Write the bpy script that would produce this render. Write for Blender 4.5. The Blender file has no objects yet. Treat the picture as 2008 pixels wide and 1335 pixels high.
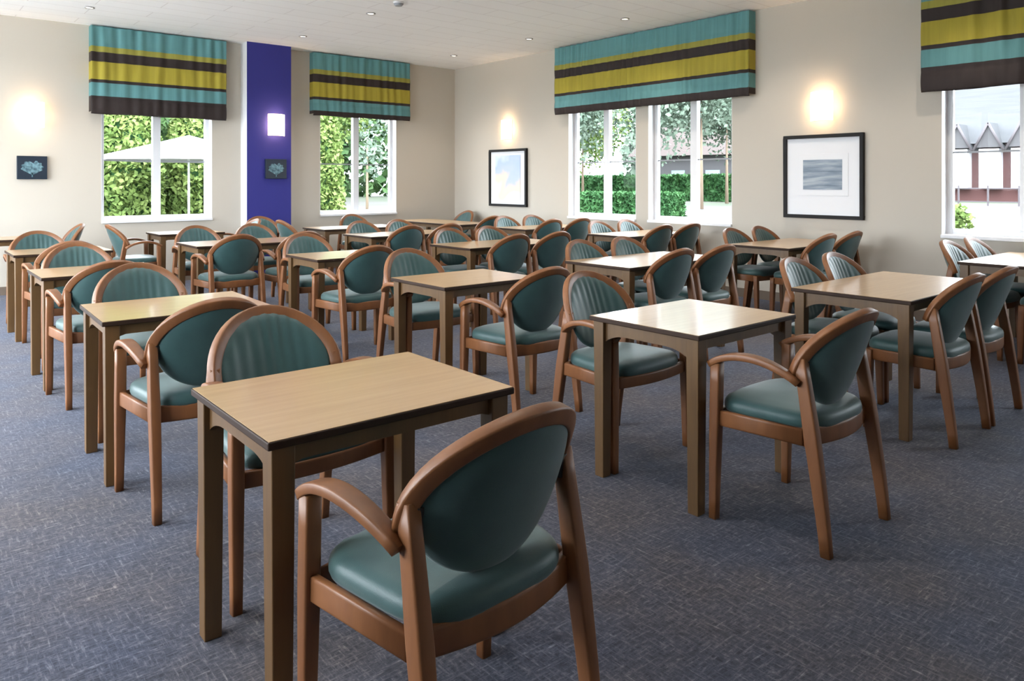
import bpy, bmesh, math, random
from math import sin, cos, pi, radians, sqrt
from mathutils import Vector, Matrix

sc = bpy.context.scene
C = sc.collection
random.seed(7)

# ------------------------------------------------------------ camera
# room frame: x runs along the back wall, y runs towards it, z up; camera stands above the origin
YAW = 40.31
F_PX = 1453.0
cam_d = bpy.data.cameras.new('camera')
cam = bpy.data.objects.new('camera', cam_d)
C.objects.link(cam)
cam.location = (0, 0, 1.34)
cam.rotation_euler = (radians(90), 0, -radians(YAW))
cam_d.sensor_fit = 'HORIZONTAL'
cam_d.sensor_width = 36
cam_d.lens = 36 * F_PX / 2008
cam_d.shift_y = -(667.5 - 357.0) / 2008
cam_d.clip_end = 400
sc.camera = cam

# ------------------------------------------------------------ view, world
sc.view_settings.view_transform = 'Standard'
sc.view_settings.look = 'None'
sc.view_settings.gamma = 1
sc.view_settings.use_curve_mapping = False
sc.view_settings.exposure = 0.4
W = bpy.data.worlds.new('sky')
sc.world = W
W.use_nodes = True
bg = W.node_tree.nodes['Background']
bg.inputs[0].default_value = (0.86, 0.93, 1.0, 1)
bg.inputs[1].default_value = 17.0
sc.cycles.max_bounces = 10
sc.cycles.diffuse_bounces = 5
sc.cycles.transparent_max_bounces = 12
sc.cycles.sample_clamp_indirect = 6

BACK, RIGHT, LEFT, REAR, CEIL = 10.6, 7.67, -1.7, -2.6, 3.32
SILL, HEAD = 0.84, 2.52
LAMP_W = 1.0
DOWN_W = 60.0

def portal(name, loc, rot, sx, sy):
    d = bpy.data.lights.new(name, 'AREA')
    d.shape = 'RECTANGLE'; d.size = sx; d.size_y = sy
    d.energy = 1.0
    d.cycles.is_portal = True
    o = bpy.data.objects.new(name, d); C.objects.link(o)
    o.location = loc; o.rotation_euler = rot
    return o

# ------------------------------------------------------------ materials
def mat(name, col=(.5, .5, .5), rough=.6, metal=0, coat=0, emit=None, es=0, spec=.5):
    m = bpy.data.materials.new(name); m.use_nodes = True
    b = m.node_tree.nodes['Principled BSDF']
    b.inputs['Base Color'].default_value = (*col, 1)
    b.inputs['Roughness'].default_value = rough
    b.inputs['Metallic'].default_value = metal
    b.inputs['Specular IOR Level'].default_value = spec
    if coat:
        b.inputs['Coat Weight'].default_value = coat
        b.inputs['Coat Roughness'].default_value = .12
    if emit:
        b.inputs['Emission Color'].default_value = (*emit, 1)
        b.inputs['Emission Strength'].default_value = es
    return m

def N(m, t, **kw):
    n = m.node_tree.nodes.new(t)
    for k, v in kw.items():
        setattr(n, k, v)
    return n

def L(m, a, b):
    m.node_tree.links.new(a, b)

def ramp(m, stops, interp='LINEAR'):
    r = N(m, 'ShaderNodeValToRGB'); cr = r.color_ramp; cr.interpolation = interp
    while len(cr.elements) < len(stops):
        cr.elements.new(1)
    for e, (p, c) in zip(cr.elements, stops):
        e.position = p; e.color = (*c, 1)
    return r

def noise(m, scale, vec=None, detail=3, rough=.5):
    n = N(m, 'ShaderNodeTexNoise'); n.inputs['Scale'].default_value = scale
    n.inputs['Detail'].default_value = detail; n.inputs['Roughness'].default_value = rough
    if vec is not None: L(m, vec, n.inputs['Vector'])
    return n

def coords(m, scale=(1, 1, 1), rot=(0, 0, 0), kind='Object'):
    t = N(m, 'ShaderNodeTexCoord'); mp = N(m, 'ShaderNodeMapping')
    mp.inputs['Scale'].default_value = scale; mp.inputs['Rotation'].default_value = rot
    L(m, t.outputs[kind], mp.inputs['Vector'])
    return mp.outputs[0]

def bsdf(m): return m.node_tree.nodes['Principled BSDF']

def bump(m, height, dist=.002, strength=.5):
    b = N(m, 'ShaderNodeBump'); b.inputs['Distance'].default_value = dist
    b.inputs['Strength'].default_value = strength
    L(m, height, b.inputs['Height']); L(m, b.outputs[0], bsdf(m).inputs['Normal'])

def wood(name, a, b_, rough, scale, coat=0):
    m = mat(name, a, rough, coat=coat)
    n = noise(m, 1.0, coords(m, scale), 4, .6)
    r = ramp(m, [(.3, a), (.7, b_)])
    L(m, n.outputs['Fac'], r.inputs['Fac']); L(m, r.outputs[0], bsdf(m).inputs['Base Color'])
    return m

M = {}
M['top'] = wood('oak_laminate', (.52, .33, .165), (.45, .275, .13), .30, (2.5, 40, 10), coat=.6)
M['edge'] = mat('dark_table_edge', (.030, .015, .009), .6, spec=.2)
M['oak'] = wood('dark_oak', (.125, .064, .021), (.09, .045, .014), .42, (30, 30, 2.5))
M['beech'] = wood('stained_beech', (.205, .078, .025), (.155, .056, .018), .46, (18, 18, 4))
M['bracket'] = mat('dark_bracket', (.01, .01, .012), .5)

def fabric(name, a, b_, rough):
    m = mat(name, a, rough)
    n = noise(m, 9, coords(m), 4, .6)
    r = ramp(m, [(.35, a), (.65, b_)])
    L(m, n.outputs['Fac'], r.inputs['Fac']); L(m, r.outputs[0], bsdf(m).inputs['Base Color'])
    n2 = noise(m, 420, coords(m), 2)
    bump(m, n2.outputs['Fac'], .0008, .4)
    bsdf(m).inputs['Sheen Weight'].default_value = .25
    bsdf(m).inputs['Sheen Roughness'].default_value = .5
    return m
M['teal'] = fabric('teal_upholstery', (.021, .064, .064), (.027, .078, .076), .48)

m = M['carpet'] = mat('woven_carpet', (.05, .05, .06), .95, spec=.2)
v1 = coords(m, (13, 120, 1), (0, 0, radians(36))); v2 = coords(m, (105, 12, 1), (0, 0, radians(44)))
n1 = noise(m, 1, v1, 3, .65); n2 = noise(m, 1, v2, 3, .65)
n1.inputs['Distortion'].default_value = .5; n2.inputs['Distortion'].default_value = .5
mx = N(m, 'ShaderNodeMath', operation='MAXIMUM')
L(m, n1.outputs['Fac'], mx.inputs[0]); L(m, n2.outputs['Fac'], mx.inputs[1])
r1 = ramp(m, [(.43, (.033, .033, .041)), (.55, (.066, .065, .078)), (.63, (.125, .120, .130)), (.73, (.26, .25, .25))])
iso = noise(m, 55, coords(m), 4, .75)
mk = N(m, 'ShaderNodeMath', operation='MULTIPLY_ADD'); mk.inputs[1].default_value = .62
hf = N(m, 'ShaderNodeMath', operation='MULTIPLY'); hf.inputs[1].default_value = .42
L(m, iso.outputs['Fac'], hf.inputs[0]); L(m, mx.outputs[0], mk.inputs[0]); L(m, hf.outputs[0], mk.inputs[2])
L(m, mk.outputs[0], r1.inputs['Fac'])
n3 = noise(m, 1.6, coords(m), 3); r3 = ramp(m, [(.35, (.82, .92, 1.12)), (.65, (1.12, 1.0, .90))])
L(m, n3.outputs['Fac'], r3.inputs['Fac'])
mm = N(m, 'ShaderNodeMix', data_type='RGBA', blend_type='MULTIPLY'); mm.inputs[0].default_value = 1
L(m, r1.outputs[0], mm.inputs[6]); L(m, r3.outputs[0], mm.inputs[7]); L(m, mm.outputs[2], bsdf(m).inputs['Base Color'])
bump(m, mx.outputs[0], .004, .6)

m = M['wall'] = mat('beige_wall', (.52, .475, .41), .85, spec=.25)
n = noise(m, 160, coords(m), 2); bump(m, n.outputs['Fac'], .001, .2)
bsdf(M['carpet']).inputs['Sheen Weight'].default_value = .13; bsdf(M['carpet']).inputs['Sheen Roughness'].default_value = .45; bsdf(M['carpet']).inputs['Sheen Tint'].default_value = (.75, .82, 1, 1)
m = M['ceiling'] = mat('white_ceiling_panels', (.80, .79, .78), .9, spec=.2)
bt = N(m, 'ShaderNodeTexBrick'); L(m, coords(m), bt.inputs['Vector'])
bt.inputs['Scale'].default_value = 1; bt.offset = .5
bt.inputs['Brick Width'].default_value = 1.2; bt.inputs['Row Height'].default_value = .3
bt.inputs['Mortar Size'].default_value = .006; bt.inputs['Mortar Smooth'].default_value = .4
bt.inputs['Color1'].default_value = (.93, .94, .95, 1); bt.inputs['Color2'].default_value = (.915, .925, .935, 1)
bt.inputs['Mortar'].default_value = (.76, .75, .76, 1)
L(m, bt.outputs['Color'], bsdf(m).inputs['Base Color'])
M['purple'] = mat('deep_violet_paint', (.030, .030, .20), .75, spec=.3)
M['white'] = mat('white_paint', (.80, .80, .82), .5)
M['pvc'] = mat('white_window_frame', (.74, .75, .78), .35)
M['grey_bar'] = mat('grey_bar', (.25, .26, .28), .4)
M['black'] = mat('black_frame', (.010, .009, .009), .55, spec=.2)
M['mat'] = mat('white_mount', (.78, .79, .82), .7)
M['lamp'] = mat('opal_glass', (.9, .85, .78), .4, emit=(1.0, .70, .44), es=4)
M['metal'] = mat('brushed_steel', (.5, .48, .45), .3, metal=.9)
M['down'] = mat('downlight_lens', (.9, .9, .9), .3, emit=(1, .86, .66), es=3)
M['grey_rim'] = mat('downlight_rim', (.30, .29, .29), .4)

def glass(name, tint):
    m = bpy.data.materials.new(name); m.use_nodes = True
    nt = m.node_tree; nt.nodes.clear()
    o = nt.nodes.new('ShaderNodeOutputMaterial'); mx = nt.nodes.new('ShaderNodeMixShader')
    t = nt.nodes.new('ShaderNodeBsdfTransparent'); g = nt.nodes.new('ShaderNodeBsdfGlossy')
    f = nt.nodes.new('ShaderNodeFresnel'); f.inputs[0].default_value = 1.12
    g.inputs['Roughness'].default_value = .01; t.inputs[0].default_value = (*tint, 1)
    nt.links.new(f.outputs[0], mx.inputs[0]); nt.links.new(t.outputs[0], mx.inputs[1])
    nt.links.new(g.outputs[0], mx.inputs[2]); nt.links.new(mx.outputs[0], o.inputs[0])
    return m
M['glass'] = glass('dimming_window_glass', (.76, .78, .78)); M['clear'] = glass('clear_window_glass', (.96, .97, .97))  # tint added to hold down outdoor brightness; unseen left panes stay clear

# roman blind: stripes belong to the cloth, laid out by height above the floor
m = M['blind'] = mat('striped_blind_cloth', (.2, .5, .5), .7, spec=.3)
tc = N(m, 'ShaderNodeTexCoord'); sx = N(m, 'ShaderNodeSeparateXYZ'); L(m, tc.outputs['Object'], sx.inputs[0])
mr = N(m, 'ShaderNodeMapRange'); mr.inputs['From Min'].default_value = 2.1; mr.inputs['From Max'].default_value = 3.4
L(m, sx.outputs['Z'], mr.inputs['Value'])
TEAL, YEL, DRK, YEL2 = (.105, .255, .265), (.36, .295, .035), (.030, .021, .020), (.29, .265, .05)
def zp(z): return (z - 2.1) / 1.3
cr = ramp(m, [(0, DRK), (zp(2.425), TEAL), (zp(2.59), DRK), (zp(2.632), YEL), (zp(2.855), DRK), (zp(2.975), YEL2), (zp(3.045), TEAL)], 'CONSTANT')
L(m, mr.outputs[0], cr.inputs['Fac'])
nn = noise(m, 1, coords(m, (24, 24, 1.2)), 3); rr = ramp(m, [(.3, (.78, .78, .78)), (.7, (1.12, 1.12, 1.12))])
L(m, nn.outputs['Fac'], rr.inputs['Fac'])
mm = N(m, 'ShaderNodeMix', data_type='RGBA', blend_type='MULTIPLY'); mm.inputs[0].default_value = .6
L(m, cr.outputs[0], mm.inputs[6]); L(m, rr.outputs[0], mm.inputs[7]); L(m, mm.outputs[2], bsdf(m).inputs['Base Color'])

# ------------------------------------------------------------ mesh helpers
class MB:
    def __init__(s): s.v = []; s.f = []; s.mi = []; s.sm = []
    def add(s, v, f, mi=0, smooth=False):
        o = len(s.v); s.v += [tuple(p) for p in v]
        for q in f:
            s.f.append(tuple(i + o for i in q)); s.mi.append(mi); s.sm.append(smooth)
    def box(s, a, b, mi=0):
        (x0, y0, z0), (x1, y1, z1) = a, b
        x0, x1 = min(x0, x1), max(x0, x1); y0, y1 = min(y0, y1), max(y0, y1); z0, z1 = min(z0, z1), max(z0, z1)
        s.add([(x0, y0, z0), (x1, y0, z0), (x1, y1, z0), (x0, y1, z0), (x0, y0, z1), (x1, y0, z1), (x1, y1, z1), (x0, y1, z1)],
              [(0, 3, 2, 1), (4, 5, 6, 7), (0, 1, 5, 4), (1, 2, 6, 5), (2, 3, 7, 6), (3, 0, 4, 7)], mi)
    def sweep(s, pts, wids, ths, ups, mi=0, nround=2, smooth=True):
        """rounded-rectangle section swept along pts; width lies across 'up', thickness along it"""
        n = len(pts); rings = []
        sec = []
        r = .28
        for cx, cy, a0 in ((1, 1, 0), (-1, 1, 90), (-1, -1, 180), (1, -1, 270)):
            for k in range(nround + 1):
                a = radians(a0 + 90 * k / nround)
                sec.append((cx * (.5 - r * .5) + r * .5 * cos(a), cy * (.5 - r * .5) + r * .5 * sin(a)))
        for i in range(n):
            p = Vector(pts[i])
            t = (Vector(pts[min(i + 1, n - 1)]) - Vector(pts[max(i - 1, 0)])).normalized()
            up = Vector(ups[i] if isinstance(ups, list) else ups)
            sd = t.cross(up).normalized(); up = sd.cross(t).normalized()
            w = wids[i] if isinstance(wids, list) else wids
            h = ths[i] if isinstance(ths, list) else ths
            rings.append([p + sd * a * w + up * b * h for a, b in sec])
        k = len(sec); v = [q for r_ in rings for q in r_]; f = []
        for i in range(n - 1):
            for j in range(k):
                f.append((i * k + j, i * k + (j + 1) % k, (i + 1) * k + (j + 1) % k, (i + 1) * k + j))
        s.add(v, f, mi, smooth)
        s.add(rings[0], [tuple(range(k))[::-1]], mi); s.add(rings[-1], [tuple(range(k))], mi)
    def cyl(s, c, r, z0, z1, n=24, mi=0, r2=None, smooth=True):
        r2 = r if r2 is None else r2
        v = [(c[0] + r * cos(2 * pi * i / n), c[1] + r * sin(2 * pi * i / n), z0) for i in range(n)]
        v += [(c[0] + r2 * cos(2 * pi * i / n), c[1] + r2 * sin(2 * pi * i / n), z1) for i in range(n)]
        s.add(v, [(i, (i + 1) % n, n + (i + 1) % n, n + i) for i in range(n)], mi, smooth)
        s.add(v[:n], [tuple(range(n))[::-1]], mi); s.add(v[n:], [tuple(range(n))], mi)
    def build(s, name, mats, parent=None, loc=None, bevel=0, fix=True):
        me = bpy.data.meshes.new(name); me.from_pydata(s.v, [], s.f)
        for m_ in (mats if isinstance(mats, (list, tuple)) else [mats]): me.materials.append(m_)
        for p, mi, sm in zip(me.polygons, s.mi, s.sm): p.material_index = mi; p.use_smooth = sm
        if fix:
            bm = bmesh.new(); bm.from_mesh(me); bmesh.ops.remove_doubles(bm, verts=bm.verts, dist=1e-5)
            bmesh.ops.recalc_face_normals(bm, faces=bm.faces); bm.to_mesh(me); bm.free()
        me.update()
        o = bpy.data.objects.new(name, me); C.objects.link(o)
        if parent: o.parent = parent
        if loc: o.location = loc
        if bevel:
            b = o.modifiers.new('bevel', 'BEVEL'); b.width = bevel; b.segments = 2; b.limit_method = 'ANGLE'
        return o

def tag(o, label=None, cat=None, group=None, kind=None):
    if label: o['label'] = label
    if cat: o['category'] = cat
    if group: o['group'] = group
    if kind: o['kind'] = kind
    return o

def empty(name, loc=(0, 0, 0), rz=0):
    o = bpy.data.objects.new(name, None); C.objects.link(o)
    o.location = loc; o.rotation_euler = (0, 0, rz); o.empty_display_size = .1
    return o

KIDS = {}
def kids(root):
    if root.name not in KIDS:
        KIDS[root.name] = [(c, [g for g in bpy.data.objects if g.parent == c]) for c in bpy.data.objects if c.parent == root]
    return KIDS[root.name]

def dup(root, loc, rz=0):
    r = root.copy(); C.objects.link(r); r.location = loc; r.rotation_euler = (0, 0, rz)
    for c, gs in kids(root):
        n = c.copy(); C.objects.link(n); n.parent = r
        for g in gs:
            h = g.copy(); C.objects.link(h); h.parent = n
    return r

def struct(o): o['kind'] = 'structure'; return o

# ------------------------------------------------------------ room shell
b = MB(); b.box((LEFT - .3, REAR - .3, -.12), (RIGHT + .3, BACK + .3, 0)); struct(b.build('floor', M['carpet']))
b = MB(); b.box((LEFT - .3, REAR - .3, CEIL), (RIGHT + .3, BACK + .3, CEIL + .2)); struct(b.build('ceiling', M['ceiling']))

def wall_with_holes(name, axis, face, out, a0, a1, holes):
    """axis 'x': wall runs along x at y=face; holes (a,b,z0,z1)"""
    b = MB(); z1 = CEIL
    def bx(p, q, za, zb):
        if q - p < 1e-4 or zb - za < 1e-4: return
        if axis == 'x': b.box((p, face, za), (q, face + out, zb))
        else: b.box((face, p, za), (face + out, q, zb))
    cur = a0
    for (p, q, za, zb) in sorted(holes):
        bx(cur, p, 0, z1); bx(p, q, 0, za); bx(p, q, zb, z1); cur = q
    bx(cur, a1, 0, z1)
    return struct(b.build(name, M['wall'], fix=False))

WB = [(2.12, 3.50, SILL, HEAD), (5.12, 6.48, SILL, HEAD)]
WR = [(6.48, 7.76, SILL, HEAD), (5.01, 6.27, SILL, HEAD), (1.42, 2.73, SILL, HEAD), (-1.6, -.3, SILL, HEAD)]
WL = [(7.3, 10.2, .1, 2.85), (4.1, 6.7, .1, 2.85), (1.6, 3.2, SILL, 2.5)]  # unseen left-wall windows, added and sized to bring in more daylight
WQ = []
wall_with_holes('wall_back', 'x', BACK, .2, LEFT - .3, RIGHT + .3, WB)
wall_with_holes('wall_right', 'y', RIGHT, .2, REAR, BACK, WR)
wall_with_holes('wall_left', 'y', LEFT, -.3, REAR, BACK, WL)
wall_with_holes('wall_rear', 'x', REAR, -.3, LEFT - .3, RIGHT + .3, WQ)

wn = [0]
def window(axis, face, sgn, a, c, z0, z1):
    """frame set 0.13 into the reveal; mullion, glazing bar and panes"""
    wn[0] += 1
    root = struct(empty('window_%d' % wn[0], ((a + c) / 2, face, z0) if axis == 'x' else (face, (a + c) / 2, z0)))
    def P(p, d, z): return (p - (a + c) / 2, sgn * d, z - z0) if axis == 'x' else (sgn * d, p - (a + c) / 2, z - z0)
    f = MB(); w = .055; d0, d1 = .12, .18
    f.box(P(a, d0, z0), P(a + w, d1, z1)); f.box(P(c - w, d0, z0), P(c, d1, z1))
    f.box(P(a + w, d0, z0), P(c - w, d1, z0 + w)); f.box(P(a + w, d0, z1 - w), P(c - w, d1, z1))
    fo = f.build('window_frame', M['pvc'], root, bevel=.004)
    mid = (a + c) / 2
    f = MB(); f.box(P(mid - .05, d0 - .005, z0 + w), P(mid + .05, d1 + .005, z1 - w)); f.build('mullion', M['pvc'], root, bevel=.004)
    f = MB(); f.box(P(a + w, d0 + .02, 1.615), P(mid - .05, d1 - .02, 1.633)); f.build('glazing_bar', M['grey_bar'], root)
    f = MB(); f.box(P(mid + .05, d0 + .02, 1.615), P(c - w, d1 - .02, 1.633)); f.build('glazing_bar', M['grey_bar'], root)
    f = MB(); f.box(P(a, -.03, z0 - .03), P(c, .13, z0 + .004)); f.build('window_sill', M['white'], root, bevel=.005)
    f = MB(); g = .15
    p, q = P(a + w, g, z0 + w), P(mid - .05, g, z1 - w)
    for p0, q0 in ((a + w, mid - .05), (mid + .05, c - w)):
        A, B, D, E_ = P(p0, g, z0 + w), P(q0, g, z0 + w), P(q0, g, z1 - w), P(p0, g, z1 - w)
        f = MB(); f.add([A, B, D, E_], [(0, 1, 2, 3)]); f.build('pane', M['glass'] if sgn > 0 else M['clear'], root, fix=False)
    # white painted reveal lining
    f = MB()
    f.box(P(a, .0, z0), P(a + .006, .2, z1)); f.build('reveal_lining', M['white'], root)
    f = MB(); f.box(P(c - .006, .0, z0), P(c, .2, z1))
    f.build('reveal_lining', M['white'], root)
    return root
for (a, c, z0, z1) in WB:
    window('x', BACK, 1, a, c, z0, z1); portal('portal_back', ((a + c) / 2, BACK + .26, (z0 + z1) / 2), (radians(-90), 0, 0), c - a, z1 - z0)
for (a, c, z0, z1) in WR:
    window('y', RIGHT, 1, a, c, z0, z1); portal('portal_right', (RIGHT + .26, (a + c) / 2, (z0 + z1) / 2), (0, radians(90), 0), z1 - z0, c - a)
for (a, c, z0, z1) in WL:
    window('y', LEFT, -1, a, c, z0, z1); portal('portal_left', (LEFT - .26, (a + c) / 2, (z0 + z1) / 2), (0, radians(-90), 0), z1 - z0, c - a)
for (a, c, z0, z1) in WQ:
    window('x', REAR, -1, a, c, z0, z1); portal('portal_rear', ((a + c) / 2, REAR - .26, (z0 + z1) / 2), (radians(90), 0, 0), c - a, z1 - z0)

b = MB(); b.box((LEFT, BACK - .015, 0), (3.90, BACK, .10)); b.box((4.55, BACK - .015, 0), (RIGHT, BACK, .10)); M['skirting'] = mat('brown_skirting', (.16, .12, .09), .6); struct(b.build('baseboard_back', M['skirting']))
b = MB(); b.box((RIGHT - .015, REAR, 0), (RIGHT, BACK - .015, .10)); struct(b.build('baseboard_right', M['skirting']))

# violet pier on the back wall, white sides standing in for light on them
COLF = BACK - .24
b = MB()
b.box((3.90, COLF + .004, 0), (4.55, BACK, CEIL), 1)
b.box((3.90, COLF, 0), (4.55, COLF + .004, CEIL), 0)
struct(b.build('wall_column', [M['purple'], M['white']], fix=False))

# ------------------------------------------------------------ roman blinds
def blind(axis, face, a, c, zb, label, seams=(), depth=.13):
    root = empty('roman_blind', ((a + c) / 2, face - depth, 0) if axis == 'x' else (face - depth, (a + c) / 2, 0))
    tag(root, label, 'blind', 'striped roman blinds')
    rnd = random.Random(int(a * 100))
    zt = CEIL - .015
    def P(t, d, z): return (t, d, z) if axis == 'x' else (d, t, z)
    hw = (c - a) / 2
    cuts = [-hw] + list(seams) + [hw]
    for si in range(len(cuts) - 1):
        p, q = cuts[si], cuts[si + 1]
        nx = int((q - p) / .012); nz = 70
        ph = [(rnd.uniform(18, 60), rnd.uniform(0, 6.3), rnd.uniform(.0022, .0048)) for _ in range(6)]
        verts = []; faces = []
        for j in range(nz + 1):
            z = zb + (zt - zb) * j / nz
            # cloth is gathered in horizontal folds near the bottom: every fold bellies out
            fold = 0
            for (z0, z1, am) in ((zb, zb + .20, .018), (zb + .16, zb + .42, .012), (2.6, 2.87, .012), (2.87, 3.1, .008)):
                if z0 <= z <= z1: fold = max(fold, am * sin(pi * (z - z0) / (z1 - z0)) ** .6)
            for i in range(nx + 1):
                x = p + (q - p) * i / nx
                w = sum(am * sin(fr * x + o_ + 1.2 * sin(2.2 * z + o_)) for fr, o_, am in ph) * (.5 + .5 * (z - zb) / (zt - zb) + .25)
                zz = z
                if j == 0: zz = z + .004 * sin(9 * x + ph[0][1])
                verts.append(P(x, -fold - w, zz))
        for j in range(nz):
            for i in range(nx):
                k = j * (nx + 1) + i
                faces.append((k, k + 1, k + nx + 2, k + nx + 1))
        b = MB(); b.add(verts, faces, 0, True)
        o = b.build('blind_cloth', M['blind'], root)
        s_ = o.modifiers.new('thickness', 'SOLIDIFY'); s_.thickness = .004; s_.offset = 0
    b = MB()
    b.box(P(-hw, .0, zb + .03), P(-hw + .004, depth, zt)); b.build('side_return', M['blind'], root)
    b = MB(); b.box(P(hw - .004, .0, zb + .03), P(hw, depth, zt)); b.build('side_return', M['blind'], root)
    b = MB(); b.box(P(-hw + .006, .02, zt - .06), P(hw - .006, depth, zt)); b.build('headrail', M['white'], root)
    return root
blind('x', BACK, 1.98, 3.65, 2.20, 'striped teal, yellow and brown roman blind left of the violet pier')
blind('x', BACK, 4.95, 6.66, 2.35, 'shorter striped roman blind right of the violet pier, on the back wall')
blind('y', RIGHT, 4.70, 7.90, 2.325, 'longest striped roman blind, spanning the twin windows of the right wall', seams=(.22,))
blind('y', RIGHT, 1.15, 2.86, 2.19, 'striped roman blind cut off by the top right corner of the photo')

# ------------------------------------------------------------ wall sconces
def sconce(loc, rz, label):
    """local: +y out of the wall"""
    root = empty('wall_sconce', loc, rz); tag(root, label, 'wall lamp', 'square opal wall sconces')
    b = MB(); b.box((-.09, 0, -.12), (.09, .02, .12)); b.build('backplate', M['metal'], root, bevel=.003)
    v = []; f = []; n = 12; hw = .125; hh = .155
    for z in (-hh, hh):
        for i in range(n + 1):
            t = -1 + 2 * i / n
            v.append((hw * t, .02 + .075 * (1 - t * t) + .02, z))
        for i in range(n + 1):
            t = 1 - 2 * i / n
            v.append((hw * .98 * t, .02 + .075 * (1 - t * t) + .012, z))
    k = 2 * (n + 1)
    for i in range(k): f.append((i, (i + 1) % k, k + (i + 1) % k, k + i))
    for i in range(n):
        a_, b_ = i, i + 1; c_, d_ = k - 2 - i, k - 1 - i
        f.append((a_, b_, c_, d_)); f.append((k + a_, k + d_, k + c_, k + b_))
    b = MB(); b.add(v, f, 0, True); b.build('lamp_shade', M['lamp'], root)
    d = bpy.data.lights.new('sconce_bulb', 'POINT'); d.energy = 8 * LAMP_W; d.color = (1, .68, .38); d.shadow_soft_size = .03
    lo = bpy.data.objects.new('bulb', d); C.objects.link(lo); lo.parent = root; lo.location = (0, .045, 0)
    return root
sconce((1.37, BACK, 2.155), pi, 'glowing wall sconce on the beige back wall, above the small dark leaf print')
sconce((4.31, COLF, 2.16), pi, 'glowing wall sconce mounted on the violet pier')
sconce((RIGHT, 9.13, 2.18), pi / 2, 'glowing wall sconce near the far corner, above the smaller-looking colourful picture')
sconce((RIGHT, 3.89, 2.15), pi / 2, 'glowing wall sconce above the large black-framed picture on the right wall')

# ------------------------------------------------------------ pictures
def art_material(name, kind):
    m = mat(name, (.5, .5, .5), .5)
    tc = coords(m, (1, 1, 1))
    if kind == 'grey':
        n = noise(m, 1, coords(m, (2, 3, 26)), 4); r = ramp(m, [(.3, (.10, .14, .19)), (.5, (.22, .27, .33)), (.7, (.38, .42, .46))])
    else:
        n = noise(m, 2.0, tc, 3)
        sx_ = N(m, 'ShaderNodeSeparateXYZ'); L(m, tc, sx_.inputs[0])
        ad = N(m, 'ShaderNodeMath', operation='MULTIPLY_ADD'); ad.inputs[1].default_value = .9
        L(m, sx_.outputs['Z'], ad.inputs[0]); L(m, n.outputs['Fac'], ad.inputs[2])
        r = ramp(m, [(.22, (.76, .76, .74)), (.36, (.74, .70, .52)), (.48, (.68, .58, .54)), (.56, (.45, .52, .64)), (.72, (.38, .48, .70)), (.9, (.68, .74, .80))])
        L(m, ad.outputs[0], r.inputs['Fac']); L(m, r.outputs[0], bsdf(m).inputs['Base Color']); return m
    L(m, n.outputs['Fac'], r.inputs['Fac']); L(m, r.outputs[0], bsdf(m).inputs['Base Color'])
    return m

def framed(loc, label, w, h, aw, ah, artm, dz=0, step=False):
    """hangs on the right wall; local -x is into the room"""
    root = empty('framed_picture', loc); tag(root, label, 'picture', 'black-framed pictures on the right wall')
    hw, hh, t, d = w / 2, h / 2, .038, .045
    b = MB()
    b.box((-d, -hw, hh - t), (0, hw, hh)); b.box((-d, -hw, -hh), (0, hw, -hh + t))
    b.box((-d, -hw, -hh + t), (0, -hw + t, hh - t)); b.box((-d, hw - t, -hh + t), (0, hw, hh - t))
    b.build('picture_frame', M['black'], root, bevel=.003)
    b = MB(); b.box((-.022, -hw + t, -hh + t), (-.004, hw - t, hh - t)); b.build('mount', M['mat'], root)
    if step:
        b = MB(); e = .065; b.box((-.026, -aw / 2 - e, dz - ah / 2 - e), (-.022, aw / 2 + e, dz + ah / 2 + e)); b.build('inner_mount', M['mat'], root, bevel=.0015)
    b = MB(); b.box((-.029, -aw / 2, dz - ah / 2), (-.022, aw / 2, dz + ah / 2)); b.build('print', artm, root)
framed((RIGHT, 9.12, 1.41), 'black-framed picture with a blue and pink print, under the sconce by the far corner', .93, .92, .62, .72, art_material('pastel_landscape', 'c'), 0)
framed((RIGHT, 3.89, 1.40), 'large black-framed picture with a small grey-blue print in a wide white mount', .88, .90, .43, .32, art_material('grey_seascape', 'grey'), .02, True)

def leaf_block(loc, label, seed):
    root = empty('leaf_print', loc); tag(root, label, 'picture', 'small dark canvases with pale leaves')
    b = MB(); b.box((-.155, -.04, -.14), (.155, 0, .14)); b.build('canvas', M['navy'], root, bevel=.003)
    b = MB(); rnd = random.Random(seed)
    n = 26; v = [(0, 0, -.09)]
    for i in range(n + 1):
        a = radians(200 - 220 * i / n); r = .098 + .010 * sin(i * 1.7) + (-.028 if abs(i - n / 2) < 1.2 else 0)
        v.append((r * cos(a) * 1.12, 0, .0 + r * sin(a) * .85))
    k = len(v); vv = [(x, -.043, z) for x, y, z in v] + [(x, -.0401, z) for x, y, z in v]
    f = [(0, i, i + 1) for i in range(1, k - 1)] + [(k, k + i + 1, k + i) for i in range(1, k - 1)] + [(i, k + i, k + i + 1, i + 1) for i in range(1, k - 1)]
    b.add(vv, f)
    b.box((-.006, -.043, -.115), (.006, -.0401, -.06))
    b.build('leaf_motif', M['leafart'], root)
M['navy'] = mat('dark_navy_canvas', (.010, .018, .032), .4)
m = M['leafart'] = mat('pale_teal_leaf', (.10, .2, .24), .6)
n = noise(m, 30, coords(m), 3); r = ramp(m, [(.35, (.03, .07, .095)), (.7, (.17, .30, .34))])
L(m, n.outputs['Fac'], r.inputs['Fac']); L(m, r.outputs[0], bsdf(m).inputs['Base Color'])
leaf_block((1.37, BACK, 1.515), 'small dark canvas with a faint leaf, at the far left on the beige wall', 3)
leaf_block((4.31, COLF, 1.53), 'small dark canvas with a pale leaf, on the violet pier', 5)

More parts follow.
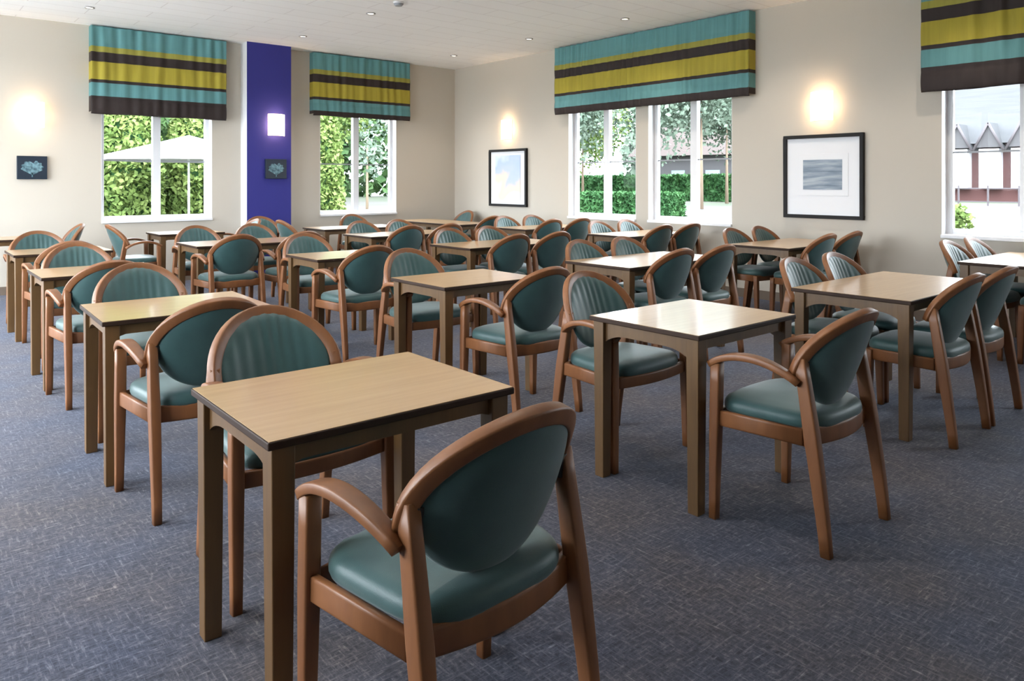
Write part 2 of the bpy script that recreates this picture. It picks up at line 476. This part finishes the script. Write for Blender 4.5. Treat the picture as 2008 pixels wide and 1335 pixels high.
# ------------------------------------------------------------ ceiling fittings
def downlight(x, y, label=None):
    root = empty('downlight', (x, y, CEIL)); tag(root, label or 'small recessed downlight in the white ceiling', 'ceiling light', 'recessed ceiling downlights')
    b = MB(); n = 24
    v = []
    for r, z in ((.055, 0), (.055, -.008), (.045, -.012), (.036, -.006)):
        v += [(r * cos(2 * pi * i / n), r * sin(2 * pi * i / n), z) for i in range(n)]
    f = [(j * n + i, j * n + (i + 1) % n, (j + 1) * n + (i + 1) % n, (j + 1) * n + i) for j in range(3) for i in range(n)]
    b.add(v, f, 0, True); b.build('rim', M['grey_rim'], root)
    b = MB(); b.cyl((0, 0), .036, -.006, -.003, n); b.build('lens', M['down'], root)
    d = bpy.data.lights.new('downlight_lamp', 'SPOT'); d.energy = DOWN_W; d.color = (1, .88, .74); d.spot_size = radians(110); d.spot_blend = .9; d.shadow_soft_size = .03
    lo = bpy.data.objects.new('bulb', d); C.objects.link(lo); lo.parent = root; lo.location = (0, 0, -.015)
DL = {(1.78, 9.5): 'recessed ceiling downlight at the far left, before the left blind',
      (4.34, 9.5): 'recessed ceiling downlight just in front of the violet pier',
      (6.8, 9.42): 'recessed ceiling downlight nearest the far corner of the room',
      (6.8, 7.65): 'recessed ceiling downlight left of the long blind on the right wall',
      (6.85, 5.96): 'recessed ceiling downlight nearest the long blind, rightmost of those in view',
      (4.36, 7.7): 'recessed ceiling downlight at top centre beside the smoke detector'}
for (x, y), lb in DL.items(): downlight(x, y, lb)
for x in (1.8, 4.36, 6.85):  # extra downlights out of view, added to brighten the room
    for y in (5.96, 4.2, 2.4):
        if (x, y) != (6.85, 5.96): downlight(x, y, 'unseen ceiling downlight added above the nearer tables for brightness')
root = empty('smoke_detector', (4.32, 7.02, CEIL)); tag(root, 'round grey-white smoke detector on the ceiling at the top edge', 'smoke detector')
b = MB(); b.cyl((0, 0), .06, -.02, 0, 28); b.build('base', M['white'], root)
b = MB(); b.cyl((0, 0), .038, -.045, -.02, 28, r2=.055); b.build('cover', M['grey_bar'], root)

# ------------------------------------------------------------ tables
def table(name, w, d, gx):
    root = empty(name)
    H, T = .73, .022
    b = MB(); b.box((-w / 2, -d / 2, H - T), (w / 2, d / 2, H - .0012), 0)
    o = b.build('tabletop', [M['edge']], root, bevel=.004)
    b = MB(); b.box((-w / 2 + .004, -d / 2 + .004, H - .003), (w / 2 - .004, d / 2 - .004, H)); b.build('laminate_surface', M['top'], o)
    li = .044
    def apron(p0, p1, nrm, mid, drop, rad):
        # arched board, deep at the legs
        p0, p1 = Vector(p0), Vector(p1); n = 24; th = .02
        v = []; f = []
        for s_ in (0, th):
            for i in range(n + 1):
                t = i / n; p = p0.lerp(p1, t) - Vector(nrm) * s_
                u = abs(2 * t - 1); ln = (p1 - p0).length
                e = max(0, 1 - (1 - u) * ln / 2 / rad)
                dz = mid + drop * (1 - sqrt(max(0, 1 - e * e)))
                v.append((p.x, p.y, H - T)); v.append((p.x, p.y, H - T - dz))
        m_ = 2 * (n + 1)
        for i in range(n):
            a = 2 * i
            f += [(a, a + 1, a + 3, a + 2), (m_ + a, m_ + a + 2, m_ + a + 3, m_ + a + 1), (a + 1, m_ + a + 1, m_ + a + 3, a + 3)]
        bb = MB(); bb.add(v, f); bb.build('apron', M['oak'], root)
    x, y = w / 2 - li, d / 2 - li
    apron((-x, -y - .012, 0), (x, -y - .012, 0), (0, -1, 0), .046, .05, .065); apron((-x, y + .012, 0), (x, y + .012, 0), (0, 1, 0), .046, .05, .065)
    apron((-x - .012, -y, 0), (-x - .012, y, 0), (-1, 0, 0), .055, .085, .15); apron((x + .012, -y, 0), (x + .012, y, 0), (1, 0, 0), .055, .085, .15)
    for sx_ in (-1, 1):
        for sy_ in (-1, 1):
            lb = MB(); a0, a1 = .025, .030; v = []
            for z, a in ((0, a0), (.45, a1 - .002), (H - T, a1)):
                v += [(sx_ * x - a, sy_ * y - a, z), (sx_ * x + a, sy_ * y - a, z), (sx_ * x + a, sy_ * y + a, z), (sx_ * x - a, sy_ * y + a, z)]
            f = [(0, 3, 2, 1), (8, 9, 10, 11)] + [(k * 4 + i, k * 4 + (i + 1) % 4, k * 4 + 4 + (i + 1) % 4, k * 4 + 4 + i) for k in range(2) for i in range(4)]
            lb.add(v, f); lb.build('leg', M['oak'], root, bevel=.003)
    return root
T_SMALL = table('dining_table', .75, .60, 1); T_BIG = table('dining_table', 1.22, .66, 1); T_LONG = table('dining_table', 1.75, .68, 1)

# ------------------------------------------------------------ chairs
def back_y(x, z): return -.150 - (z - .49) * .37 + 1.55 * x * x
def back_n(x, z):
    return Vector((-3.1 * x, 1, .37)).normalized()

def chair(name, arms):
    root = empty(name)
    fx = .270 if arms else .232
    fy = .200 if arms else .188
    rx = .235
    # seat cushion
    def outline(t, s=1.0):
        c_, s_ = cos(t), sin(t); e = 2 / 4.2
        yy = (abs(s_) ** e) * (1 if s_ > 0 else -1)
        xx = (abs(c_) ** e) * (1 if c_ > 0 else -1)
        hw = (.242 if arms else .226) + (.022 if arms else .008) * yy
        return (xx * hw * s, .008 + yy * (.205) * s + .014 * (1 - xx * xx) * (1 if yy > 0 else -1))
    n = 48; prof = [(.0, .497), (.35, .496), (.65, .492), (.85, .486), (.94, .479), (.985, .468), (1.0, .455), (1.0, .440), (.985, .430)]
    v = []; f = []
    for s_, z in prof:
        for i in range(n):
            p = outline(2 * pi * i / n, max(s_, .001)); v.append((p[0], p[1], z - .006 * s_ * (1 if p[1] > .2 else 0)))
    for j in range(len(prof) - 1):
        for i in range(n): f.append((j * n + i, j * n + (i + 1) % n, (j + 1) * n + (i + 1) % n, (j + 1) * n + i))
    f.append(tuple(range((len(prof) - 1) * n, len(prof) * n)))
    b = MB(); b.add(v, f, 0, True); b.build('seat', M['teal'], root)
    # frame under the seat: bowed front and rear rails, straight side rails
    b = MB()
    def rail(p0, p1, bow, h, zc, th=.024):
        pts = [(p0[0] + (p1[0] - p0[0]) * t, p0[1] + (p1[1] - p0[1]) * t + bow * sin(pi * t), zc) for t in [i / 14 for i in range(15)]]
        b.sweep(pts, th, h, (0, 0, 1))
    rail((-fx + .01, fy - .012, 0), (fx - .01, fy - .012, 0), .035, .052, .405)
    rail((-rx, -.155, 0), (rx, -.155, 0), -.045, .066, .405, .028)
    for s_ in (-1, 1):
        b.sweep([(s_ * (rx), -.155, .405), (s_ * (fx), fy - .015, .405)], .022, .060, (0, 0, 1))
    b.build('seat_frame', M['beech'], root)
    # legs
    for s_ in (-1, 1):
        top = .622 if arms else .43
        b = MB(); pts = []; w = []
        for z in [top * k / 8 for k in range(9)]:
            t = z / top
            pts.append((s_ * (fx + .004 - .004 * t), fy - .012 * t, z)); w.append(.032 + .010 * min(1, t * 1.6))
        b.sweep(pts, w, w, (0, 1, 0)); b.build('leg', M['beech'], root)
        b = MB(); pts = []; w = []
        zt = .69
        for k in range(11):
            t = k / 10; z = zt * t
            y = -.245 + (back_y(.23, zt) + .245 + .0) * (t ** 1.15)
            pts.append((s_ * (rx + .002 - .008 * t), y, z)); w.append(.029 + .012 * (1 - abs(t - .6) * 1.4))
        b.sweep(pts, w, [.034 + .018 * (1 - abs(k / 10 - .6) * 1.3) for k in range(11)], (0, 1, 0)); b.build('leg', M['beech'], root)
    # hoop of the back
    b = MB(); pts = []; ups = []; A, B_, z0 = .230, .190, .655
    for k in range(29):
        a = radians(-9 + 198 * k / 28)
        x = A * cos(a); z = z0 + B_ * sin(a)
        if z < z0: x = A * (1 if x > 0 else -1)
        y = back_y(x, z)
        pts.append((x, y + .0, z)); ups.append(back_n(x, z))
    b.sweep(pts, .042, .034, ups); b.build('back_frame', M['beech'], root)
    # pad
    n = 112; rings = [k / 26 for k in range(25)] + [.945, .965, .985, 1.0]
    def pout(t, s_):
        c_, q = cos(t), sin(t)
        hw, up, dn = .216, .180, .183
        x = c_ * hw * s_
        z = .665 + (up if q > 0 else dn) * q * s_
        return x, z
    v = []; f = []
    for side in (1, -1):
        for s_ in rings:
            for i in range(n):
                x, z = pout(2 * pi * i / n, max(s_, .002)); nn_ = back_n(x, z)
                th = (.030 if side == 1 else .020) * sqrt(max(0, 1 - s_ ** 5))
                if side == 1: th += .0023 * sin(x * 2 * pi / .047 + 1.3 * sin(x * 21 + 1)) * (1 - s_ ** 8) * (.35 + .65 * min(1, max(0, (z - .5) / .3)))
                p = Vector((x, back_y(x, z), z)) + nn_ * th * side
                v.append(p)
    R = len(rings)
    for sd in (0, 1):
        for j in range(R - 1):
            for i in range(n):
                o_ = sd * R * n
                f.append((o_ + j * n + i, o_ + j * n + (i + 1) % n, o_ + (j + 1) * n + (i + 1) % n, o_ + (j + 1) * n + i))
    b = MB(); b.add(v, f, 0, True); b.build('back_pad', M['teal'], root)
    for s_ in (-1, 1):
        b = MB(); y = back_y(.22, .66)
        b.sweep([(s_ * .212, y - .012, .625), (s_ * .216, y - .014, .655), (s_ * .212, y - .018, .682)], .022, .022, (0, 1, 0))
        b.build('bracket', M['bracket'], root)
    if arms:
        for s_ in (-1, 1):
            b = MB(); pts = []; w = []
            P0, P1, P2, P3 = (fx + .001, fy + .016, .612), (fx + .004, fy - .05, .668), (fx + .022, -.02, .704), (.250, -.145, .602)
            for k in range(17):
                t = k / 16; q = [(1 - t) ** 3 * a_ + 3 * (1 - t) ** 2 * t * b_ + 3 * (1 - t) * t * t * c_ + t ** 3 * d_ for a_, b_, c_, d_ in zip(P0, P1, P2, P3)]
                pts.append((s_ * q[0], q[1], q[2])); w.append(.042 + .010 * sin(pi * t))
            b.sweep(pts, w, .026, (0, .3, 1)); b.build('armrest', M['beech'], root)
    return root
ARM = chair('armchair', True); SIDE = chair('dining_chair', False)

# ------------------------------------------------------------ layout
first = {}
def put(proto, x, y, rz, label, cat, group):
    k = proto.name
    if k not in first:
        first[k] = 1; kids(proto); proto.location = (x, y, 0); proto.rotation_euler = (0, 0, rz); o = proto
    else:
        o = dup(proto, (x, y, 0), rz)
    o['label'] = label; o['category'] = cat; o['group'] = group
    return o
ORD = ['front', 'second', 'third', 'fourth', 'back']
def rowname(i): return {0: 'frontmost', 1: 'second', 2: 'third', 3: 'fourth', 4: 'farthest'}[i]
LINE = ['leftmost line', 'second line from left', 'third line from left', 'right-wall line']
TG = 'wooden dining tables set out in four lines'
def tb(proto, x, y, r, c, size, rz=0, extra=''):
    return put(proto, x, y, rz, '%s oak-topped dining table, %s of the %s%s' % (size, rowname(r), LINE[c], extra), 'table', TG)
CG = 'teal upholstered chairs around the dining tables'
def ch(kind, x, y, rz, r, c, side, deg=0):
    base = 'teal armchair' if kind is ARM else 'teal armless chair'
    put(kind, x, y, radians(rz + deg), '%s %s, %s table, %s' % (base, side, rowname(r), LINE[c]), 'chair', CG)
NB, FB = 'with its back to us', 'facing us'
PL, PR = 'left', 'right'
def pairs(kind, r, c, xs_near, vn, xs_far, vf):
    for x, s in zip(xs_near, (PL, PR)): ch(kind, x, vn, 0, r, c, 'back to us, %s of near pair' % s)
    for x, s in zip(xs_far, (PL, PR)): ch(kind, x, vf, 180, r, c, 'facing us, %s of far pair' % s)

# leftmost line
tb(T_SMALL, 1.065, 1.985, 0, 0, 'small', radians(-.8))
tb(T_SMALL, 1.11, 3.90, 1, 0, 'small', radians(-2))
tb(T_SMALL, 1.14, 5.83, 2, 0, 'small')
tb(T_SMALL, 1.20, 7.69, 3, 0, 'small')
tb(T_SMALL, .85, 9.72, 4, 0, 'small')
ch(ARM, 1.035, 1.440, 0, 0, 0, NB, 3); ch(ARM, 1.11, 2.51, 180, 0, 0, FB)
ch(ARM, 1.055, 3.36, 0, 1, 0, NB); ch(ARM, 1.13, 4.48, 180, 1, 0, FB)
ch(ARM, 1.07, 5.26, 0, 2, 0, NB); ch(ARM, 1.15, 6.38, 180, 2, 0, FB)
ch(ARM, 1.17, 7.14, 0, 3, 0, NB); ch(ARM, 1.14, 8.22, 180, 3, 0, FB)
ch(ARM, 1.46, 9.66, 90, 4, 0, 'side-on, facing left')
# second line
tb(T_SMALL, 2.84, 2.06, 0, 1, 'small')
tb(T_SMALL, 2.85, 3.82, 1, 1, 'small')
tb(T_SMALL, 2.97, 5.72, 2, 1, 'small')
tb(T_BIG, 2.87, 7.60, 3, 1, 'four-seat')
tb(T_SMALL, 2.82, 9.50, 4, 1, 'small')
ch(ARM, 2.805, 1.535, 0, 0, 1, NB); ch(ARM, 2.842, 2.50, 180, 0, 1, FB)
ch(ARM, 2.865, 3.295, 0, 1, 1, NB); ch(ARM, 2.852, 4.27, 180, 1, 1, FB)
ch(ARM, 2.83, 5.19, 0, 2, 1, NB); ch(ARM, 2.98, 6.25, 180, 2, 1, FB)
pairs(ARM, 3, 1, (2.49, 3.13), 7.04, (2.60, 3.23), 8.16)
ch(ARM, 2.20, 9.30, -90, 4, 1, 'side-on, facing right'); ch(ARM, 3.43, 9.47, 90, 4, 1, 'side-on, facing left')
# third line
tb(T_BIG, 4.62, 1.90, 0, 2, 'four-seat'); tb(T_BIG, 4.65, 3.80, 1, 2, 'four-seat'); tb(T_BIG, 4.72, 5.77, 2, 2, 'four-seat')
tb(T_BIG, 4.74, 7.62, 3, 2, 'four-seat'); tb(T_BIG, 4.92, 9.12, 4, 2, 'four-seat')
pairs(SIDE, 0, 2, (4.345, 4.89), 1.65, (4.36, 4.895), 2.16)
pairs(SIDE, 1, 2, (4.38, 4.92), 3.53, (4.38, 4.92), 4.05)
pairs(SIDE, 2, 2, (4.45, 4.99), 5.43, (4.46, 4.99), 6.03)
pairs(SIDE, 3, 2, (4.47, 5.01), 7.26, (4.47, 5.01), 7.90)
ch(ARM, 4.08, 9.02, -90, 4, 2, 'side-on, facing right'); ch(ARM, 3.98, 9.86, 180, 4, 2, 'facing us, nearest the violet pier')
ch(ARM, 5.30, 9.68, 180, 4, 2, 'facing us, on the far side')
# along the right wall
tb(T_BIG, 6.90, 1.80, 0, 3, 'four-seat'); tb(T_BIG, 6.95, 3.87, 1, 3, 'four-seat'); tb(T_BIG, 6.96, 5.78, 2, 3, 'four-seat')
tb(T_BIG, 6.90, 7.48, 3, 3, 'four-seat'); tb(T_LONG, 6.60, 9.44, 4, 3, 'long', radians(90))
pairs(SIDE, 0, 3, (6.63, 7.17), 1.555, (6.63, 7.17), 2.06)
pairs(SIDE, 1, 3, (6.68, 7.21), 3.59, (6.68, 7.21), 4.12)
pairs(SIDE, 2, 3, (6.70, 7.23), 5.50, (6.69, 7.22), 6.02)
pairs(SIDE, 3, 3, (6.62, 7.16), 7.23, (6.65, 7.17), 7.77)
ch(SIDE, 6.60, 8.43, 0, 4, 3, 'back to us, at its near end'); ch(SIDE, 7.22, 9.95, 90, 4, 3, 'side-on in the far corner')

# ------------------------------------------------------------ outside
def foliage_mat(name, cols):
    m = mat(name, cols[0], .7, spec=.2)
    n = noise(m, .9, coords(m, kind='Object'), 5, .7)
    st = [(.28 + .44 * i / (len(cols) - 1), c) for i, c in enumerate(cols)]
    r = ramp(m, st); L(m, n.outputs['Fac'], r.inputs['Fac']); L(m, r.outputs[0], bsdf(m).inputs['Base Color'])
    bsdf(m).inputs['Subsurface Weight'].default_value = 0
    return m
M['leafA'] = foliage_mat('pale_yellow_green_leaves', [(.045, .085, .018), (.12, .175, .045), (.23, .28, .09)])
M['leafB'] = foliage_mat('mid_green_leaves', [(.020, .052, .018), (.055, .11, .036), (.11, .175, .07)])
M['leafC'] = foliage_mat('grey_green_leaves', [(.050, .080, .058), (.11, .15, .11), (.19, .23, .18)])
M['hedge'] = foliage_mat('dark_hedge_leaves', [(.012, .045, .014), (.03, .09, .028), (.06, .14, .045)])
M['bark'] = mat('bark', (.18, .13, .09), .9)
m = M['lawn'] = mat('lawn_and_paths', (.3, .35, .15), .9)
n = noise(m, .07, coords(m), 3); r = ramp(m, [(.40, (.026, .038, .014)), (.50, (.042, .045, .028)), (.56, (.055, .049, .045))])
L(m, n.outputs['Fac'], r.inputs['Fac']); L(m, r.outputs[0], bsdf(m).inputs['Base Color'])
b = MB(); b.add([(-120, -120, -.02), (200, -120, -.02), (200, 200, -.02), (-120, 200, -.02)], [(0, 1, 2, 3)])
g = b.build('ground_outside', M['lawn'], fix=False); struct(g)

def leaf_cloud(shape, n, size, seed):
    rnd = random.Random(seed); b = MB()
    for _ in range(n):
        while True:
            p = Vector((rnd.uniform(-1, 1), rnd.uniform(-1, 1), rnd.uniform(-1, 1)))
            if shape == 'box': break
            if p.length < 1 and p.length > .35: break
        s = size * rnd.uniform(.6, 1.3)
        a = Vector((rnd.gauss(0, 1), rnd.gauss(0, 1), rnd.gauss(0, 1))).normalized()
        c = a.cross(Vector((rnd.gauss(0, 1), rnd.gauss(0, 1), rnd.gauss(0, 1)))).normalized()
        yield p, a * s, c * s * .6
def make_tree(name, kind, H, R, mt, seed, label, group, loc, n=2600, leaf=.22):
    root = empty(name, loc, seed); tag(root, label, 'tree' if 'tree' in name else 'hedge', group)
    rnd = random.Random(seed); b = MB()
    lobes = [(Vector((rnd.uniform(-.5, .5) * R, rnd.uniform(-.5, .5) * R, H * rnd.uniform(.45, .85))), rnd.uniform(.35, .6) * R) for _ in range(9)] if kind == 'round' else None
    for p, a, c in leaf_cloud('ball', n, leaf, seed):
        if kind == 'cone':
            z = rnd.random() ** 1.15; p.z = 0; p = p.normalized() * rnd.uniform(.72, 1.05); rr_ = R * (1 - z ** 2.2) ** .8 + .05
            q = Vector((p.x * rr_, p.y * rr_, .1 + z * H))
        elif kind == 'round':
            lc, lr = rnd.choice(lobes); q = lc + p * lr * 1.1; q.z = max(.3, q.z)
        b.add([q - a, q - c, q + a, q + c], [(0, 1, 2, 3)])
    b.build('crown', mt, root, fix=False)
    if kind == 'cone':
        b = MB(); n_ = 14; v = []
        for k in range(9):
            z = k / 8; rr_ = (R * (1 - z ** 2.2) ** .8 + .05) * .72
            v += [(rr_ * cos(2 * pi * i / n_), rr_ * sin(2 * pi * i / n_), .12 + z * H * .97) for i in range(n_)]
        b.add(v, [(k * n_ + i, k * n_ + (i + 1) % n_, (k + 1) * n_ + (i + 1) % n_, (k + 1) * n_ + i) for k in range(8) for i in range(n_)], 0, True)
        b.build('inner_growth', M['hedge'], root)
    b = MB(); b.cyl((0, 0), .02 * R + .03, 0, H * .6, 10, r2=.03); b.build('trunk', M['bark'], root)
    return root
cone = make_tree('conifer_tree', 'cone', 6.5, 1.14, M['leafA'], 1, 'pale yellow-green conifer outside the left window', 'columnar conifers outside the back windows', (6.6, 29, 0), 9000, .12)
roundb = make_tree('broadleaf_tree', 'round', 10, 4.6, M['leafB'], 2, 'tall green broadleaf tree outside behind the conifers', 'broadleaf trees outside', (8, 41, 0), 9000, .17)
rounda = make_tree('broadleaf_tree', 'round', 11, 5, M['leafA'], 3, 'tall pale green broadleaf tree outside the second back window', 'broadleaf trees outside', (21.5, 45, 0), 9000, .17)
roundc = make_tree('broadleaf_tree', 'round', 9, 4.2, M['leafC'], 4, 'grey-green loose-leaved tree outside the twin windows', 'grey-green trees outside the right wall', (31, 22, 0), 8000, .14)
def copies(root, spots, label=None, scl=None):
    for i, (x, y, s) in enumerate(spots):
        o = dup(root, (x, y, 0), i * 1.9 + .5); o.scale = (s, s, s)
        if label: o['label'] = label % ['second', 'third', 'fourth', 'fifth'][i]
copies(cone, [(9.1, 29.3, .95), (11.6, 29, 1.0), (3.9, 29.2, .95), (14.1, 29.5, .95)], '%s of the pale yellow-green conifers in the row outside the back wall')
cone['label'] = 'first of the pale yellow-green conifers in the row outside the back wall'
copies(roundb, [(15.5, 54, 1.1), (-2, 41, 1.0), (49, 50, 1.1)], '%s of the tall green broadleaf trees beyond the conifer row')
roundb['label'] = 'first of the tall green broadleaf trees beyond the conifer row'
copies(rounda, [(32, 46, .95), (38, 37, .85)], '%s tall pale green broadleaf tree outside the second back window')
copies(roundc, [(30, 31.5, 1.0), (40, 26.5, 1.0)], '%s grey-green loose-leaved tree outside the twin windows')
young = make_tree('young_tree', 'round', 4.2, 1.1, M['leafC'], 9, 'thin young tree on the lawn outside the second back window', None, (12.6, 22.5, 0), 420, .10)

def hedge_row(x0, x1, y0, y1, h, label, n, leaf=.10):
    root = empty('clipped_hedge', ((x0 + x1) / 2, (y0 + y1) / 2, 0)); tag(root, label, 'hedge')
    rnd = random.Random(5); b = MB(); hx, hy = (x1 - x0) / 2, (y1 - y0) / 2
    for p, a, c in leaf_cloud('box', n, leaf, 6):
        k = rnd.randrange(4)
        q = Vector((p.x * hx, p.y * hy, (p.z + 1) / 2 * h))
        if k == 0: q.x = -hx + rnd.uniform(0, .1)
        if k == 1: q.z = h - rnd.uniform(0, .1)
        if k == 2: q.y = -hy + rnd.uniform(0, .1)
        b.add([q - a, q - c, q + a, q + c], [(0, 1, 2, 3)])
    b.build('foliage', M['hedge'], root, fix=False)
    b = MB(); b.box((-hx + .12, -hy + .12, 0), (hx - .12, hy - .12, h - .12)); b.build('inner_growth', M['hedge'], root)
hedge_row(17.5, 18.6, 13.8, 17.5, .98, 'low dark green clipped hedge outside the left twin window', 9000)
hedge_row(44, 45.5, 23, 44, 1.8, 'long far hedge across the grounds outside the right wall', 9000, .22)
sh = make_tree('garden_shrub_tree', 'round', 1.0, .42, M['leafA'], 12, 'small round bright green bush outside the rightmost window', None, (14.6, 4.95, 0), 900, .06)
sh['category'] = 'bush'

# belts of woodland that close the view
def belt(x0, x1, y0, y1, h, n, leaf, mt, label, seed):
    o_ = MB(); rnd = random.Random(seed); hx, hy = (x1 - x0) / 2, (y1 - y0) / 2
    tops = [(rnd.uniform(-1, 1), rnd.uniform(.65, 1)) for _ in range(30)]
    for _ in range(n):
        t = rnd.uniform(-1, 1)
        k = min(tops, key=lambda q: abs(q[0] - t)); hh = h * k[1] * (1 - 1.5 * (abs(k[0] - t)))
        z = rnd.uniform(0, 1) ** .85 * max(hh, h * .5)
        p = Vector((hx * t, hy * rnd.uniform(-1, 1), z)) if hx > hy else Vector((hx * rnd.uniform(-1, 1), hy * t, z))
        s_ = leaf * rnd.uniform(.6, 1.4)
        a = Vector((rnd.gauss(0, 1), rnd.gauss(0, 1), rnd.gauss(0, 1))).normalized() * s_
        c = a.cross(Vector((rnd.gauss(0, 1), rnd.gauss(0, 1), rnd.gauss(0, 1)))).normalized() * s_ * .7
        o_.add([p - a, p - c, p + a, p + c], [(0, 1, 2, 3)])
    o = o_.build('woodland', mt, None, ((x0 + x1) / 2, (y0 + y1) / 2, 0), fix=False)
    tag(o, label, 'trees', kind='stuff')
belt(-20, 40, 60, 64, 17, 24000, .42, M['leafB'], 'dense green woodland far behind the trees outside the back wall', 21)
belt(70, 74, 34, 62, 16, 12000, .42, M['leafC'], 'grey-green woodland far behind the trees outside the right wall', 22)
# pale terrace added out of view to bounce daylight onto the ceiling
M['bounce_slab'] = mat('pale_bounce_slab', (.72, .71, .68), .8)
b = MB(); b.box((LEFT - 14, -6, -.02), (LEFT - .3, 14, .0)); struct(b.build('bounce_slab_outside', M['bounce_slab']))

# parasol
root = empty('garden_parasol', (7.55, 25.1, 0), radians(20)); tag(root, 'large white garden parasol outside the left back window', 'parasol')
b = MB(); n = 8; v = []; f = []
Rr = 2.7
for j, (s_, z) in enumerate(((0.001, 2.86), (.5, 2.50), (1.0, 2.16), (1.0, 2.02))):
    for i in range(n * 4):
        a = 2 * pi * i / (n * 4); k = cos(pi / n) / cos((a % (2 * pi / n)) - pi / n)
        v.append((Rr * s_ * k * cos(a), Rr * s_ * k * sin(a), z))
m_ = n * 4
for j in range(3):
    for i in range(m_): f.append((j * m_ + i, j * m_ + (i + 1) % m_, (j + 1) * m_ + (i + 1) % m_, (j + 1) * m_ + i))
b.add(v, f); M['canvas'] = mat('white_canvas', (.5, .5, .49), .8); o = b.build('canopy', M['canvas'], root)
s_ = o.modifiers.new('thickness', 'SOLIDIFY'); s_.thickness = .01
b = MB(); b.cyl((0, 0), .035, 0, 2.84, 12); b.build('pole', M['white'], root)
b = MB(); b.cyl((0, 0), .35, 0, .1, 20); b.build('base', M['grey_bar'], root)

# house opposite the rightmost window
M['roof'] = mat('pale_grey_roof', (.34, .35, .38), .8)
m = M['roof']; n = noise(m, 1, coords(m, (.4, .4, 9)), 3); r = ramp(m, [(.35, (.030, .031, .035)), (.65, (.040, .041, .045))]); L(m, n.outputs['Fac'], r.inputs['Fac']); L(m, r.outputs[0], bsdf(m).inputs['Base Color'])
M['brick'] = mat('red_brick', (.075, .030, .028), .9)
M['render'] = mat('pale_render', (.055, .052, .055), .9)
M['timber'] = mat('dark_timber', (.06, .05, .055), .7)
M['darkglass'] = mat('house_window_glass', (.16, .20, .22), .15)
HX = 58
root = empty('house', (HX, 18, 0)); tag(root, 'red-brick house with a wide pale grey roof outside the rightmost window', 'house')
b = MB(); b.box((0, -9, 0), (9, 9, 4.1)); b.build('wall', M['brick'], root)
b = MB(); v = [(-.5, -9.5, 4.0), (-.5, 9.5, 4.0), (5, 9.5, 9.4), (5, -9.5, 9.4), (10, -9.5, 4.0), (10, 9.5, 4.0)]
b.add(v, [(0, 1, 2, 3), (3, 2, 5, 4), (0, 3, 4), (1, 5, 2), (0, 4, 5, 1)]); b.build('roof', M['roof'], root)
for i, y in enumerate([-6.6, -4.4, -2.5, -.6, 1.3, 3.4, 5.6, 7.4]):
    b = MB(); hw = .78
    b.add([(-.9, y - hw, 3.7), (-.9, y + hw, 3.7), (-.9, y, 5.25), (1.2, y - hw, 3.7), (1.2, y + hw, 3.7), (1.2, y, 5.25)], [(0, 1, 2), (3, 5, 4), (0, 3, 4, 1)], 0)
    go = b.build('gable', M['render'], root)
    b = MB()
    for s_ in (-1, 1):
        b.sweep([(-.98, y + s_ * (hw + .12), 3.5), (-.98, y, 5.36)], .14, .12, (1, 0, 0))
    b.build('bargeboard', M['timber'], go)
    b = MB()
    for s_ in (-1, 1):
        q = y + s_ * (hw + .12)
        b.add([(-1.0, q, 3.55), (1.6, q, 3.55), (1.6, y, 5.4), (-1.0, y, 5.4), (-1.0, q, 3.47), (1.6, q, 3.47), (1.6, y, 5.32), (-1.0, y, 5.32)],
              [(0, 1, 2, 3), (4, 7, 6, 5), (0, 3, 7, 4), (1, 5, 6, 2), (0, 4, 5, 1)])
    b.build('gable_roof', M['roof'], go)
    b = MB(); b.box((-.85, y - .6, .9), (0, y + .6, 3.6)); bo = b.build('bay', M['pvc'], root)
    for s_ in (-1, 1):
        b = MB(); b.box((-.88, y + s_ * .29 - .23, 1.5), (-.84, y + s_ * .29 + .23, 3.3)); b.build('pane', M['darkglass'], bo)
# railings in front of the house
root = empty('railing', (47.5, 16, 0)); tag(root, 'black metal railing before the red-brick house', 'railing')
b = MB(); b.box((-.03, -9, .95), (.03, 9, 1.02)); b.box((-.03, -9, .2), (.03, 9, .26)); b.build('rail', M['timber'], root)
for i in range(13):
    b = MB(); b.box((-.04, -9 + 1.5 * i - .04, 0), (.04, -9 + 1.5 * i + .04, 1.15)); b.build('post', M['timber'], root)
# pale forecourt
b = MB(); b.box((12, -20, -.02), (47, 14.0, .0)); M['paving'] = mat('pale_paving', (.050, .045, .044), .9); struct(b.build('forecourt_outside', M['paving']))
# distant wing seen through the right twin window
root = empty('house', (50, 35.5, 0), radians(10)); tag(root, 'pale rendered house with brown roof, half hidden by trees outside', 'house')
b = MB(); b.box((0, -6, 0), (8, 6, 3.6)); b.build('wall', M['render'], root)
M['roof2'] = mat('brown_roof', (.036, .022, .019), .85)
b = MB(); b.add([(-.5, -6.5, 3.5), (-.5, 6.5, 3.5), (4, 6.5, 6.2), (4, -6.5, 6.2), (8.5, -6.5, 3.5), (8.5, 6.5, 3.5)], [(0, 1, 2, 3), (3, 2, 5, 4), (0, 3, 4), (1, 5, 2), (0, 4, 5, 1)]); b.build('roof', M['roof2'], root)
for y in (-4, -1, 2, 4.6):
    b = MB(); b.box((-.06, y - .6, 1.0), (0, y + .6, 2.3)); b.build('window', M['darkglass'], root)
